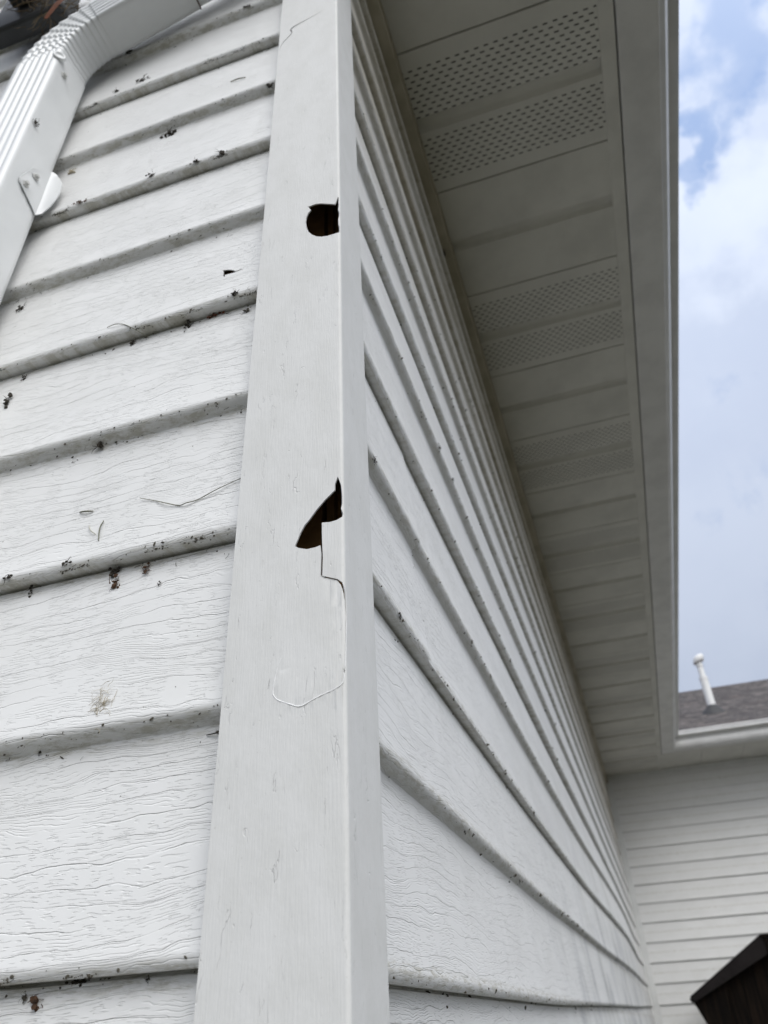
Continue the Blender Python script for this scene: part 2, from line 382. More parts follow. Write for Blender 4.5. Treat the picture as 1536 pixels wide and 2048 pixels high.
# ------------------------------------------------------------------ dimensions (metres)
WL, WR = 0.076, 0.0555          # the two faces of the corner post
DL, DR = 0.0091, 0.0143         # siding butts sit this far behind the post faces
E_ = 0.127                      # siding exposure
ZL, ZR, ZF = 0.9379, 0.9315, 0.9978
H = 2.5663                      # soffit height
L = 6.20                        # far wing wall
ROOFS = 0.40
GX0, GX1, GZ = 0.4475, 0.590, 2.665
def roofz(x): return GZ - 0.005 + ROOFS * (0.56 - x)

house = empty('house', (0, 0, 0), 'white vinyl sided house corner with vented soffit eave, cracked corner post and far wing', 'house')

# ------------------------------------------------------------------ setting
g = mesh('ground', [(-400, -400, 0), (400, -400, 0), (400, 400, 0), (-400, 400, 0)], [(0, 1, 2, 3)], M_GROUND); tag(g, kind='structure')

# ------------------------------------------------------------------ siding profile
T = 0.0110
def course(joint):
    """rows (depth behind butt plane, z relative to the butt), top to bottom"""
    if joint:
        lip = [(-0.0006, 0.0035), (-0.0001, 0.0015), (0.0, 0.0), (-0.0004, -0.0020), (-0.0013, -0.0042), (-0.0026, -0.0056), (-0.0050, -0.0058), (-0.0085, -0.0054), (-T - 0.004, -0.0050)]
    else:
        lip = [(-0.0006, 0.0035), (-0.0001, 0.0015), (0.0, 0.0), (-0.0005, -0.0022), (-0.0018, -0.0044), (-0.0040, -0.0062), (-0.0072, -0.0076), (-0.0096, -0.0096), (-0.0102, -0.0135), (-0.0104, -0.0185)]
    return lip
def rows_for(z0, klo, khi, top=None):
    rows = []
    for k in range(khi, klo - 1, -1):
        zb = z0 + E_ * k; joint = (k % 2 == 0); above_joint = not joint     # course k hangs below butt k+1
        up_j = ((k + 1) % 2 == 0)
        zt = zb + E_
        if up_j:
            st = [(-T - 0.004, zt - 0.0062), (-T - 0.0005, zt - 0.0075), (-T + 0.0002, zt - 0.012)]
        else:
            st = []
        for d, z in st: rows.append((d, z))
        za = rows[-1][1] if rows and (up_j or k < khi) else zt; da = rows[-1][0] if rows and (up_j or k < khi) else -T
        for s in (0.25, 0.5, 0.75):
            rows.append((da + (0 - da) * s - 0.0004 * math.sin(math.pi * s), za + (zb + 0.0035 - za) * s))
        for d, z in course(joint): rows.append((d, zb + z))
    return rows
def svals(rows):
    s = [0.0]
    for i in range(1, len(rows)):
        s.append(s[-1] + math.hypot(rows[i][0] - rows[i - 1][0], rows[i][1] - rows[i - 1][1]))
    return s
def nz(*a): return noise.noise(Vector(a))

# --- gable side wall (faces -Y), boards along X
rl = rows_for(ZL, -8, 22); sl = svals(rl)
def rowat(rows, sv, s):
    import bisect
    i = min(max(bisect.bisect_right(sv, s) - 1, 0), len(sv) - 2)
    f = (s - sv[i]) / (sv[i + 1] - sv[i]) if sv[i + 1] > sv[i] else 0
    return rows[i][0] + (rows[i + 1][0] - rows[i][0]) * f, rows[i][1] + (rows[i + 1][1] - rows[i][1]) * f
def map_left(x, s):
    d, z = rowat(rl, sl, s)
    wob = 0.0011 * nz(x * 2.3, z * 11, 0.5) + 0.0004 * nz(x * 9, z * 6, 2)
    zz = z + 0.0013 * nz(x * 2.0, z * 8, 4.2)
    return Vector((x, DL - d + wob, zz))
# hole given as (x, z) on the board's face -> (x, s)
def z2s(z):
    best = min(range(len(rl)), key=lambda i: abs(rl[i][1] - z) + 10 * max(0, -rl[i][0] - 0.02)); 
    for i in range(len(rl) - 1):
        if rl[i][1] >= z >= rl[i + 1][1] and rl[i][1] - rl[i + 1][1] > 0.01:
            f = (rl[i][1] - z) / (rl[i][1] - rl[i + 1][1]); return sl[i] + (sl[i + 1] - sl[i]) * f
    return sl[best]
SH = [(-0.1215,1.4916),(-0.1159,1.4895),(-0.1114,1.4871),(-0.1078,1.4828),(-0.1026,1.4832),(-0.0983,1.4824),(-0.1025,1.4820),(-0.1071,1.4809),(-0.1130,1.4814),(-0.1179,1.4820),(-0.1183,1.4806),(-0.1171,1.4787),(-0.1188,1.4797),(-0.1204,1.4827),(-0.1202,1.4868)]
SHs = [(x, z2s(z)) for x, z in SH]
xs = sorted(set([-6.0, -4.5, -3.4, -2.5, -2.0] + [-1.6 + 0.1 * i for i in range(9)] + [-0.7 + 0.03 * i for i in range(21)] + [-0.0735]))
sid = cdt_sheet('siding', xs, sl, [SHs], map_left, M_SID_L, house)
solid(sid, 0.0011, 1)
sid['label'] = 'gable side siding with a small punched hole'

# --- long eave wall (faces +X), boards along Y
rr = rows_for(ZR, -8, 12)
cut = [r for r in rr if r[1] < H - 0.012]
ys = [0.050, 0.06] + [0.08 + 0.05 * i for i in range(3)] + [0.2, 0.23, 0.2600, 0.2608, 0.29, 0.33, 0.38] + [0.45 + 0.12 * i for i in range(48)] + [L]
ys = sorted(set(round(y, 4) for y in ys if y <= L))
def map_right(y, d, z, k):
    seam = 0.0
    if 1.187 < z + 0.004 < 1.4365 and y < 0.2604: seam = 0.0016
    if 1.4365 <= z + 0.004 < 1.69 and y < 3.1: seam = 0.0014
    if 0.9275 < z + 0.004 < 1.187 and y < 2.3: seam = 0.0012
    f = max(0.0, min(1.0, (y - 1.2) / 4.0))
    bulge = 0.020 * max(0.0, min(1.0, (y - 1.0) / 1.5)) * math.exp(-((y - 3.4) / 1.3) ** 2) * math.exp(-((z - 1.2) / 0.2) ** 2)
    rise = 0.0112 * max(0.0, y - 0.9) * (H - z) / 1.63
    z += rise
    wob = 0.0012 * nz(y * 1.3, z * 10, 7.5) + 0.0022 * f * nz(y * 1.1, z * 7, 3.5)
    sag = (0.0016 + 0.007 * f) * nz(y * 0.9, z * 6, 1.2)
    return Vector((-DR + d + seam + bulge + wob, y, z + sag * 0.7))
rows3 = [[map_right(y, d, z, 0) for y in ys] for d, z in cut]
rows3.insert(0, [Vector((v.x, v.y, H + 0.02)) for v in rows3[0]])
sid2 = grid('siding', rows3, M_SID_R, house, True, flip=True); solid(sid2, 0.0011)
sid2['label'] = 'long eave side siding with a lapped seam near the corner'

# --- far wing wall (faces -Y)
rw = rows_for(ZF, -8, 12); cw = [r for r in rw if r[1] < H - 0.01]
xw = [-0.012 + 0.28 * i for i in range(26)]
rows4 = [[Vector((x, L - d + 0.0013 * nz(x * 1.7, round(z / E_) * 1.9, 9.1), z + 0.0012 * nz(x, round(z / E_) * 2, 5))) for x in xw] for d, z in cw]
rows4.insert(0, [Vector((v.x, v.y, H + 0.02)) for v in rows4[0]])
sid3 = grid('siding', rows4, M_SID_L, house, True, flip=True); sid3['label'] = 'far wing siding facing the viewer'

# sheathing boards behind the cladding, meeting behind the post with a dark gap
boxes('sheathing', [(-6.0, -0.029, 0.034, 0.044, 0.05, H), (-6.0, -0.052, 0.046, 0.075, 0.05, H)], M_SHEATH, house)
boxes('sheathing', [(-0.052, -0.044, 0.078, L + .02, 0.05, H), (-0.026, -0.0205, 0.036, 0.060, 0.05, H), (-0.0195, -0.014, 0.040, 0.056, 0.05, H)], M_SHEATH, house)

# ------------------------------------------------------------------ corner post
RC = 0.0024
ARC = RC * math.pi / 2
RET = 0.0145
def map_post(u, z):
    """u: 0 at the corner's mid, negative round the gable face"""
    wv = 0.0006 * nz(z * 2.2, 0.3, 0.1)
    a0 = -ARC / 2
    if u < -(WL - RC) - ARC / 2:
        r = -(u + (WL - RC) + ARC / 2); return Vector((-WL + wv, r, z))
    if u < a0: return Vector((-RC + (u - a0) + wv, 0.0003 * nz(u * 20, z * 3, 1), z))
    if u <= -a0:
        th = (u - a0) / RC; return Vector((-RC + RC * math.sin(th) + wv, RC - RC * math.cos(th), z))
    if u <= (WR - RC) + ARC / 2: return Vector((wv, RC + (u + a0), z))
    return Vector((-(u - (WR - RC) - ARC / 2) + wv, WR, z))
def x2u(x):
    if x <= -RC: return x + RC - ARC / 2
    return -ARC / 2 + (x + RC) * 0.95
H1 = [(-0.0312,1.5274),(-0.0283,1.5272),(-0.0241,1.5276),(-0.0190,1.5262),(-0.0113,1.5214),(-0.0046,1.5172),(-0.0037,1.5205),(-0.0021,1.5264),(-0.0009,1.5266),(-0.0012,1.5197),(-0.0009,1.5155),(-0.0016,1.5072),(-0.0003,1.5031),(-0.0006,1.4982),(-0.0016,1.4929),(-0.0014,1.4850),(-0.0005,1.4821),(-0.0002,1.4786),(-0.0007,1.4732),(-0.0051,1.4730),(-0.0112,1.4731),(-0.0173,1.4745),(-0.0223,1.4775),(-0.0266,1.4821),(-0.0299,1.4880),(-0.0322,1.4964),(-0.0331,1.5048),(-0.0325,1.5115),(-0.0310,1.5168),(-0.0282,1.5205)]
H2 = [(-0.0038,1.2044),(-0.0015,1.1966),(-0.0008,1.1886),(-0.0008,1.1820),(-0.0018,1.1779),(-0.0002,1.1738),(-0.0009,1.1713),(-0.0047,1.1696),(-0.0093,1.1692),(-0.0149,1.1701),(-0.0147,1.1601),(-0.0144,1.1529),(-0.0140,1.1438),(-0.0144,1.1309),(-0.0156,1.1311),(-0.0154,1.1401),(-0.0152,1.1470),(-0.0159,1.1532),(-0.0194,1.1525),(-0.0250,1.1525),(-0.0306,1.1547),(-0.0333,1.1569),(-0.0317,1.1606),(-0.0295,1.1664),(-0.0267,1.1715),(-0.0235,1.1749),(-0.0188,1.1813),(-0.0131,1.1875),(-0.0060,1.1937),(-0.0059,1.1989)]
SLIT = [(-0.0133,1.1300),(-0.0093,1.1283),(-0.0049,1.1262),(-0.0019,1.1227),(0.0001,1.1167),(0.0008,1.1101),(0.0009,1.1012),(0.0001,1.0908),(-0.0002,1.0824),(-0.0007,1.0741),(-0.0012,1.0689)]
SLW = [.0002, .0003, .0004, .0008, .0011, .0010, .0007, .0004, .0002, .0002, .0001]
FLAP = [(-0.0012,1.0660),(-0.0012,1.0620),(-0.0029,1.0592),(-0.0077,1.0569),(-0.0141,1.0552),(-0.0206,1.0529),(-0.0274,1.0507),(-0.0353,1.0539),(-0.0403,1.0563),(-0.0434,1.0596),(-0.0438,1.0629),(-0.0430,1.0693),(-0.0413,1.0773),(-0.0397,1.0812)]
TOPC = [(-0.0173,1.9432),(-0.0270,1.9370),(-0.0360,1.9332),(-0.0443,1.9304),(-0.0533,1.9273),(-0.0594,1.9235),(-0.0617,1.9195),(-0.0591,1.9131),(-0.0610,1.9066),(-0.0649,1.9005),(-0.0695,1.8941),(-0.0720,1.8877),(-0.0754,1.8710)]
TCW = [.00006, .0005, .0010, .0014, .0018, .0020, .0014, .0010, .0011, .0012, .0010, .0006, .00006]
def ribbon(pts, ws):
    P = [Vector(p) for p in pts]; a = []; b = []
    for i, p in enumerate(P):
        tn = (P[min(i + 1, len(P) - 1)] - P[max(i - 1, 0)]).normalized(); n = Vector((-tn.y, tn.x))
        a.append(tuple(p + n * ws[i] / 2)); b.append(tuple(p - n * ws[i] / 2))
    return a + b[::-1]
crack_b = ribbon(FLAP, [.0001] + [.00022] * (len(FLAP) - 2) + [.00005])
chip = [(-0.0014,1.0690),(-0.0004,1.0672),(-0.0009,1.0655),(-0.0017,1.0664)]
holes_xz = [H1, H2, ribbon(SLIT, [w_ * (2.2 if 2 < i_ < 8 else 1.5) for i_, w_ in enumerate(SLW)]), chip, ribbon(TOPC, [w_ * 1.35 for w_ in TCW])]
holes = [[(x2u(x), z) for x, z in h] for h in holes_xz]
flap_poly = [(x2u(x), z) for x, z in SLIT + [(-0.0012, 1.0665)] + FLAP[1:] + [(-0.0380, 1.092), (-0.026, 1.112)]]
def map_post_flap(u, z):
    p = map_post(u, z)
    if 1.045 < z < 1.135 and inpoly((u, z), flap_poly):
        dmin = min((Vector((u, z)) - Vector(q)).length for q in [(x2u(x), zz) for x, zz in FLAP])
        dm2 = min((Vector((u, z)) - Vector(q)).length for q in [(x2u(x), zz) for x, zz in SLIT])
        f = max(0.0, 1 - dmin / 0.020); g_ = max(0.0, 1 - dm2 / 0.014)
        p.y += -0.0003 * f * f + 0.0008 * g_ * g_
    # the tab between the two hearts of the lower hole lifts a touch
    if 1.128 < z < 1.171 and -0.0145 < u < -0.003:
        s = (1 - abs(z - 1.15) / 0.022); p.y += -0.0005 * max(0, s) * max(0, (-u - 0.003) / 0.0115)
    return p
us = [-(WL - RC) - ARC / 2 - RET, -(WL - RC) - ARC / 2 - 0.004, -(WL - RC) - ARC / 2 - 0.0006, -(WL - RC) - ARC / 2, -(WL - RC) - ARC / 2 + 0.0006]
us += [-0.060, -0.045, -0.030, -0.018, -0.009, -0.005]
us += [-ARC / 2 + ARC * i / 8 for i in range(9)] + [0.006, 0.015, 0.030, 0.042, (WR - RC) + ARC / 2 - 0.0006, (WR - RC) + ARC / 2, (WR - RC) + ARC / 2 + 0.0006, (WR - RC) + ARC / 2 + 0.017]
vs = [0.08 + (H - 0.08) * i / 80 for i in range(81)]
extra = []
rnd = random.Random(3)
for i in range(14):
    for j in range(24):
        extra.append((-0.046 + i * 0.0034 + rnd.uniform(-.0003, .0003), 1.047 + j * 0.0038 + rnd.uniform(-.0003, .0003)))
post = cdt_sheet('corner_post', us, vs, holes, map_post_flap, M_POST, house, extra)
post['label'] = 'outside corner post with two punched holes and cracks'
solid(post, 0.0012)
pts = smoothpath([map_post(x2u(x), z) + Vector((0, -0.00005, 0)) for x, z in FLAP], 4)
V_, F_ = tube(pts, [0.00009 + 0.00026 * (0.6 + 0.8 * (i * 7 % 5) / 4) * math.sin(math.pi * min(1, 0.08 + i / len(pts))) for i in range(len(pts))], 6)
mesh('crack_edge', V_, F_, M_WHITEN, post, True)['label'] = 'pale stress-whitened crack edge'
pts = smoothpath([map_post(x2u(x) + 0.0006, z) + Vector((0.0001, -0.0001, 0)) for x, z in SLIT[3:]], 4)
V_, F_ = tube(pts, 0.00016, 6)
mesh('crack_edge', V_, F_, M_WHITEN, post, True)['label'] = 'pale stress-whitened crack edge'

# ------------------------------------------------------------------ trim at the top of the wall and the inside corner
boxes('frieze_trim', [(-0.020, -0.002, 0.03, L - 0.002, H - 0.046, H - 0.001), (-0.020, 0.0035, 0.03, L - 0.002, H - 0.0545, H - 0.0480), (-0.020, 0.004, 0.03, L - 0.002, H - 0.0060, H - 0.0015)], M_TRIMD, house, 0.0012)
boxes('frieze_trim', [(0.004, 4.5, L - 0.016, L - 0.004, H - 0.028, H - 0.001)], M_TRIM, house, 0.0012)
boxes('inside_corner_trim', [(-0.030, 0.011, L - 0.030, L + 0.004, 0.05, H - 0.03), (-0.010, 0.030, L - 0.012, L + 0.004, 0.05, H - 0.03)], M_TRIM, house, 0.002)

# ------------------------------------------------------------------ soffit panels
PITCH = 0.3306
Y0 = 0.3470
def panel_rows(vented):
    w = PITCH
    pr = [(0.0, 0.010), (0.0006, 0.0015), (0.0022, 0.0), (0.06, 0.0), (0.1395, 0.0), (0.1420, 0.0006), (0.1480, 0.0120), (0.1510, 0.0140), (0.168, 0.0140), (0.1710, 0.0120), (0.1770, 0.0006), (0.1795, 0.0), (0.26, 0.0), (w - 0.0045, 0.0), (w - 0.0028, 0.0012), (w - 0.0022, 0.010)]
    return pr
k0 = -1
npan = int((L - Y0) / PITCH) + 2
for k in range(k0, npan):
    ya = Y0 + PITCH * k
    vented = (k % 2 == 0)
    pr = panel_rows(vented)
    rows = []
    for yy, zz in pr:
        y_ = ya + yy
        if y_ > L - 0.003: y_ = L - 0.003
        rows.append([Vector((x, yy if y_ == ya + yy else y_ - ya, zz + 0.0012 * nz(x * 6, y_ * 2.5, k * 0.7) * (1 if 0.0 < x < 0.4 else 0.3))) for x in [-0.012, 0.0, 0.05, 0.1, 0.15, 0.2, 0.25, 0.3, 0.35, 0.4, 0.419]])
    o = grid('soffit_panel', rows, M_PERF if vented else M_SOF, house, True, flip=False)
    o.location = (0, ya, H + 0.0005)
    md = o.modifiers.new('edge', 'EDGE_SPLIT'); md.split_angle = R_(35)
    o['label'] = 'perforated soffit panel' if vented else 'plain soffit panel'
# soffit channels: at the gutter side
boxes('soffit_channel', [(0.412, 0.4434, -0.04, L - 0.003, H - 0.0025, H + 0.010)], M_SOF, house, 0.001)
boxes('soffit_channel', [(0.4415, 4.5, 5.750, 5.775, H - 0.0025, H + 0.010)], M_SOF, house, 0.001)
boxes('soffit_panel', [(0.442 + 0.305 * i, 0.442 + 0.305 * i + 0.302, 5.772, L - 0.004, H + 0.001, H + 0.004) for i in range(13)], M_SOF, house)['label'] = 'far wing soffit panel run'
boxes('attic_dark_sheet', [(-0.04, 0.44, -0.03, L, H + 0.11, H + 0.115), (-0.045, -0.04, -0.03, L, H, H + 0.114)], M_DARKIN, house)  # near-black sheets added to show attic shade through the vent slots
boxes('fascia', [(0.4462, 0.4472, -0.04, 5.76, H + 0.045, H + 0.16), (0.4465, 4.5, 5.7600, 5.763, H + 0.012, H + 0.16)], M_TRIM, house)

# ------------------------------------------------------------------ gutters (K profile): (out, up)
GP = [(0.0, 0.10), (0.0, 0.002), (0.002, 0.0), (0.0825, 0.0), (0.0845, -0.0012), (0.0862, 0.0003), (0.0870, 0.0040), (0.0960, 0.0085), (0.0985, 0.0098), (0.1055, 0.0230), (0.1085, 0.0300), (0.1085, 0.0500), (0.1060, 0.0550), (0.1060, 0.0640), (0.1090, 0.0690), (0.1110, 0.0780), (0.1400, 0.0840), (0.1455, 0.0850), (0.1460, 0.0865), (0.1460, 0.0985), (0.1440, 0.1005), (0.1330, 0.1005), (0.1330, 0.0975)]
def gsx(y, o, u): return Vector((GX0 + o, y, H + u + 0.0008 * nz(y * 1.5, 3, 3)))
ysg = [-0.05] + [0.1 + 0.25 * i for i in range(24)]
rows = []
for o_, u_ in GP:
    yend = 5.76 - o_
    rows.append([gsx(y, o_, u_) for y in ysg if y < 5.55] + [Vector((GX0 + o_, yend, H + u_))])
gut = grid('gutter', rows, M_ALU, house, True, flip=True); gut.modifiers.new('edge', 'EDGE_SPLIT').split_angle = R_(28)
V_ = [(GX0 + a, -0.0505, H + b) for a, b in GP[1:21]]
mesh('end_cap', V_, [tuple(range(len(V_)))], M_ALU, gut)
rows = []
for o_, u_ in GP:
    xb = GX0 + o_
    rows.append([Vector((xb, 5.76 - o_, H + u_))] + [Vector((x, 5.76 - o_, H + u_)) for x in (0.7, 1.2, 2.0, 3.0, 4.5)])
gut2 = grid('gutter', rows, M_ALU, house, True, flip=False); gut2.modifiers.new('edge', 'EDGE_SPLIT').split_angle = R_(28)
gut2['label'] = 'far wing gutter'

# ------------------------------------------------------------------ roofs
ridge_y, ridge_z = 9.0, 4.147
ry0 = 5.66; rz0 = 2.672
sl_w = (ridge_z - rz0) / (ridge_y - ry0)
def shingles(name, n, fn):
    V = []; F = []
    for i in range(n):
        a = fn(i / n, 0.004); b = fn((i + 1) / n, 0.0)
        k = len(V); V += [a[0], a[1], b[1], b[0], (a[0][0], a[0][1], a[0][2] - 0.006), (a[1][0], a[1][1], a[1][2] - 0.006)]
        F += [(k, k + 1, k + 2, k + 3), (k + 4, k + 5, k + 1, k)]
    return mesh(name, V, F, M_SHING, house)
rf = shingles('roof', 24, lambda s, u: [(-3.0 + 0 * s, ry0 + (ridge_y - ry0) * s, rz0 + (ridge_z - rz0) * s + u), (6.0, ry0 + (ridge_y - ry0) * s, rz0 + (ridge_z - rz0) * s + u)])
rf['label'] = 'far wing shingle roof'
V_ = [(-3.0, ridge_y + 0.001, ridge_z), (6.0, ridge_y + 0.001, ridge_z), (6.0, ridge_y + 3.4, rz0), (-3.0, ridge_y + 3.4, rz0)]
mesh('roof', V_, [(0, 1, 2, 3)], M_SHING, house)
rm = shingles('roof', 30, lambda s, u: [(0.565 - 4.6 * s, -0.04, roofz(0.565 - 4.6 * s) + u), (0.565 - 4.6 * s, 5.62 if s == 0 else 9.0, roofz(0.565 - 4.6 * s) + u)])
rm['label'] = 'main shingle roof above the eave'
# rake board closing the gable, far out of the top of the picture
V_ = []; 
for y in (-0.045, -0.02):
    V_ += [(0.56, y, roofz(0.56) - 0.01), (-4.0, y, roofz(-4.0) - 0.01), (-4.0, y, roofz(-4.0) - 0.13), (0.44, y, roofz(0.44) - 0.075)]
mesh('rake_board', V_, [(0, 1, 2, 3), (7, 6, 5, 4), (0, 4, 5, 1), (3, 2, 6, 7), (0, 3, 7, 4), (1, 5, 6, 2)], M_TRIM, house)
# wall body behind the claddings
boxes('framing', [(-6.0, -0.09, 0.09, 9.0, 0.0, H - 0.01), (0.02, 4.5, L + 0.05, 9.0, 0.0, H - 0.01)], M_DARKIN, house)

# ------------------------------------------------------------------ vent pipe on the far roof
vx, vy = 1.012, 6.62; vz = rz0 + sl_w * (vy - ry0)
vp = empty('vent_pipe', (vx, vy, vz), 'white capped vent pipe standing on the far shingle roof', 'vent pipe')
V_, F_ = lathe([(0.036, -0.05), (0.036, 0.30), (0.038, 0.302), (0.038, 0.33), (0.027, 0.335), (0.026, 0.43), (0.031, 0.432), (0.031, 0.455), (0.022, 0.46), (0.022, 0.475)], 20)
mesh('pipe', V_, F_, M_PVC, vp, True).modifiers.new('e', 'EDGE_SPLIT').split_angle = R_(40)
V_, F_ = lathe([(0.020, 0.468), (0.046, 0.474), (0.051, 0.482), (0.050, 0.520), (0.046, 0.531), (0.034, 0.540), (0.001, 0.544)], 20)
V_ = [(x + 0.18 * (z - 0.47), y, z + 0.25 * x) for x, y, z in V_]
mesh('cap', V_, F_, M_PVC, vp, True)
V_, F_ = lathe([(0.11, -0.035), (0.10, 0.0), (0.075, 0.03), (0.045, 0.06), (0.037, 0.07)], 20)
V_ = [(x, y, z + sl_w * y * (1 if z < 0.05 else 0.3)) for x, y, z in V_]
mesh('boot', V_, F_, M_BOOT, vp, True)

# ------------------------------------------------------------------ downspout
PX1, PXW, PY0, PYD = -0.372, 0.071, 0.0025, 0.055     # right side face x, front width, back plane, depth
def section():
    """outline (a: 0 inner side .. PXW outer, b: 0 back .. PYD front), counter-clockwise, with corrugation amplitude"""
    pts = []; r = 0.006
    W, D = PXW, PYD
    def corner(cx, cy, a0):
        for i in range(5):
            a = a0 + math.pi / 2 * i / 4; pts.append((cx + r * math.cos(a), cy + r * math.sin(a), 0.0, (math.cos(a), math.sin(a))))
    # inner side face (a=0) from back to front
    for i in range(9):
        s = i / 8; pts.append((0.0 + 0.0010 * math.sin(2 * math.pi * s * 1.5) ** 2 * (1 if 0.15 < s < 0.85 else 0), r + (D - 2 * r) * s, 0.0, (-1, 0)))
    for i in range(1, 5):
        a = math.pi - math.pi / 2 * i / 4; pts.append((r + r * math.cos(a), D - r + r * math.sin(a), 0.0, (math.cos(a), math.sin(a))))
    n = 48
    for i in range(1, n):
        s = i / n; x = r + (W - 2 * r) * s
        ph = (s * 5.0) % 1.0
        groove = max(0.0, math.sin(math.pi * min(1, ph / 0.62))) if ph < 0.62 else 0.0
        pts.append((x, D - 0.0030 * groove ** 0.7, groove, (0, 1)))
    for i in range(0, 5):
        a = math.pi / 2 - math.pi / 2 * i / 4; pts.append((W - r + r * math.cos(a), D - r + r * math.sin(a), 0.0, (math.cos(a), math.sin(a))))
    for i in range(1, 7):
        s = i / 7; pts.append((W, D - r - (D - 2 * r) * s, 0.0, (1, 0)))
    for i in range(0, 5):
        a = 0 - math.pi / 2 * i / 4; pts.append((W - r + r * math.cos(a), r + r * math.sin(a), 0.0, (math.cos(a), math.sin(a))))
    pts.append((W / 2, 0.0, 0.0, (0, -1)))
    for i in range(0, 4):
        a = -math.pi / 2 - math.pi / 2 * i / 4; pts.append((r + r * math.cos(a), r + r * math.sin(a), 0.0, (math.cos(a), math.sin(a))))
    return pts
SEC = section()
RIN = 0.066; TURN = R_(67.7); ZB = 1.995
PIV = Vector((PX1 + RIN, 0, ZB))
def frame(s):
    """s metres along the pipe's inner edge: 0 at start of bend -> origin at inner edge, outward dir, tangent"""
    if s < 0: return Vector((PX1, 0, ZB + s)), Vector((-1, 0, 0)), 0
    arc = RIN * TURN
    if s <= arc:
        th = s / RIN; out = Vector((-math.cos(th), 0, math.sin(th))); return PIV + out * RIN, out, th
    out = Vector((-math.cos(TURN), 0, math.sin(TURN))); tan = Vector((math.sin(TURN), 0, math.cos(TURN)))
    return PIV + out * RIN + tan * (s - arc), out, TURN
def pipe_mesh(name, svals_, parent, crimp=False, grow=0.0, mat=M_PIPE):
    rows = []
    for s in svals_:
        c, out, th = frame(s)
        row = []
        cr = 0.0; hi = 0.0
        if crimp:
            arc = RIN * TURN; e = min(1.0, max(0.0, min((s + 0.008) / 0.01, (arc + 0.006 - s) / 0.01)))
            ph = (s / 0.0088) % 1.0
            cr = e * (ph if ph < 0.8 else (1 - ph) / 0.2 * 0.8)
        for a, b, gr, nrm in SEC:
            da = 0.0; db = 0.0
            k = 0.0017 * cr
            if crimp:
                zig = 0.0013 * cr * (0.4 + gr) * (1 if b > PYD * 0.6 else 0)
                da -= nrm[0] * k; db -= nrm[1] * k + zig
            da += nrm[0] * grow; db += nrm[1] * grow
            dent = 0.0006 * nz(a * 40, b * 40, s * 18)
            p = c + out * (a + da + dent * nrm[0] * -1); row.append(Vector((p.x, PY0 - (b + db) - dent * 0.5 * nrm[1], p.z)))
        row.append(row[0].copy()); rows.append(row)
    o = grid(name, rows, mat, parent, True, flip=True)
    return o
ds = empty('downspout', (PX1 - PXW / 2, -0.03, 0.1), 'white corrugated downspout with crimped elbow at the gable wall', 'downspout')
def keep(o):
    o.parent = ds; o.matrix_parent_inverse = ds.matrix_world.inverted(); o.location = o.location; return o
bpy.context.view_layer.update()
arc = RIN * TURN
lower = [-(ZB - 0.12)] + [-1.6 + 0.1 * i for i in range(12)] + [-0.4 + 0.02 * i for i in range(20)] + [-0.004]
keep(pipe_mesh('lower_pipe', lower, None, grow=0.0009))
elb = keep(pipe_mesh('elbow', [-0.040, -0.03, -0.02, -0.011, -0.008] + [-0.0066 + 0.0011 * i for i in range(int((arc + 0.013) / 0.0011))] + [arc + 0.008, arc + 0.03, arc + 0.06, arc + 0.09, arc + 0.134], None, crimp=True))
up = keep(pipe_mesh('upper_pipe', [arc + 0.115 + 0.03 * i for i in range(24)], None, grow=-0.0022))
def ring(s_, r, mat):
    c, out, th = frame(s_); P = []
    for a, b, gr, nrm in SEC + SEC[:1]:
        p = c + out * (a + nrm[0] * 0.0003); P.append(Vector((p.x, PY0 - (b + nrm[1] * 0.0003), p.z)))
    V, F = tube(P, r, 5, False); return mesh('joint_grime', V, F, mat, None)
keep(ring(arc + 0.1345, 0.0009, M_DIRTB))
def scr(name, p, n, r=0.0042, parent=None):
    n = Vector(n).normalized(); q = n.to_track_quat('Z', 'Y')
    V, F = lathe([(r * 1.7, 0.0), (r * 1.65, 0.0006), (r, 0.0010), (r, 0.0032), (r * 0.8, 0.0042), (0.0001, 0.0042)], 6)
    V = [q @ Vector(v) + Vector(p) for v in V]
    return mesh(name, V, F, M_SCREW, parent)
keep(scr('screw', (PX1 + 0.0012, -0.034, 1.951), (1, -0.1, 0), 0.003))
V_, F_ = lathe([(0.0085, -0.001), (0.0080, 0.0016), (0.0062, 0.0026), (0.0050, 0.0010), (0.0028, 0.0002), (0.0001, 0.0000)], 18)
qq = Vector((0.75, -0.66, 0)).to_track_quat('Z', 'Y')
keep(mesh('rivet', [qq @ Vector(v) + Vector((PX1 + 0.001, -0.0495, 1.972)) for v in V_], F_, M_PIPE, None, True))
# strap bracket: a bent plate on the side face with a flange on the wall
prof = [(PX1 + 0.0024, -0.0345), (PX1 + 0.0024, -0.0255), (PX1 + 0.0026, -0.0100), (PX1 + 0.0034, -0.0020), (PX1 + 0.0080, 0.0016), (PX1 + 0.0150, 0.0028), (PX1 + 0.0195, 0.0033), (PX1 + 0.0212, 0.0034)]
rows = []
ZR_ = [(1.7035, 1.7120), (1.6990, 1.7440), (1.6900, 1.7600), (1.6830, 1.7720), (1.6880, 1.7690), (1.6990, 1.7570), (1.7120, 1.7480), (1.7210, 1.7425)]
for i, (x, y) in enumerate(prof):
    zb, zt = ZR_[i]
    rows.append([Vector((x + 0.0010 * math.sin(u * 6) * (1 if i < 2 else 0.3), y, zb + (zt - zb) * u)) for u in (0, 0.1, 0.3, 0.5, 0.7, 0.9, 1)])
st = keep(grid('strap', rows, M_PIPE, None, True)); solid(st, 0.0012, 0)
for (y, z) in ((-0.0185, 1.7345), (-0.0265, 1.7080)):
    c = scr('screw', (PX1 + 0.0034, y, z), (1, -0.05, 0.1), 0.0030); keep(c)

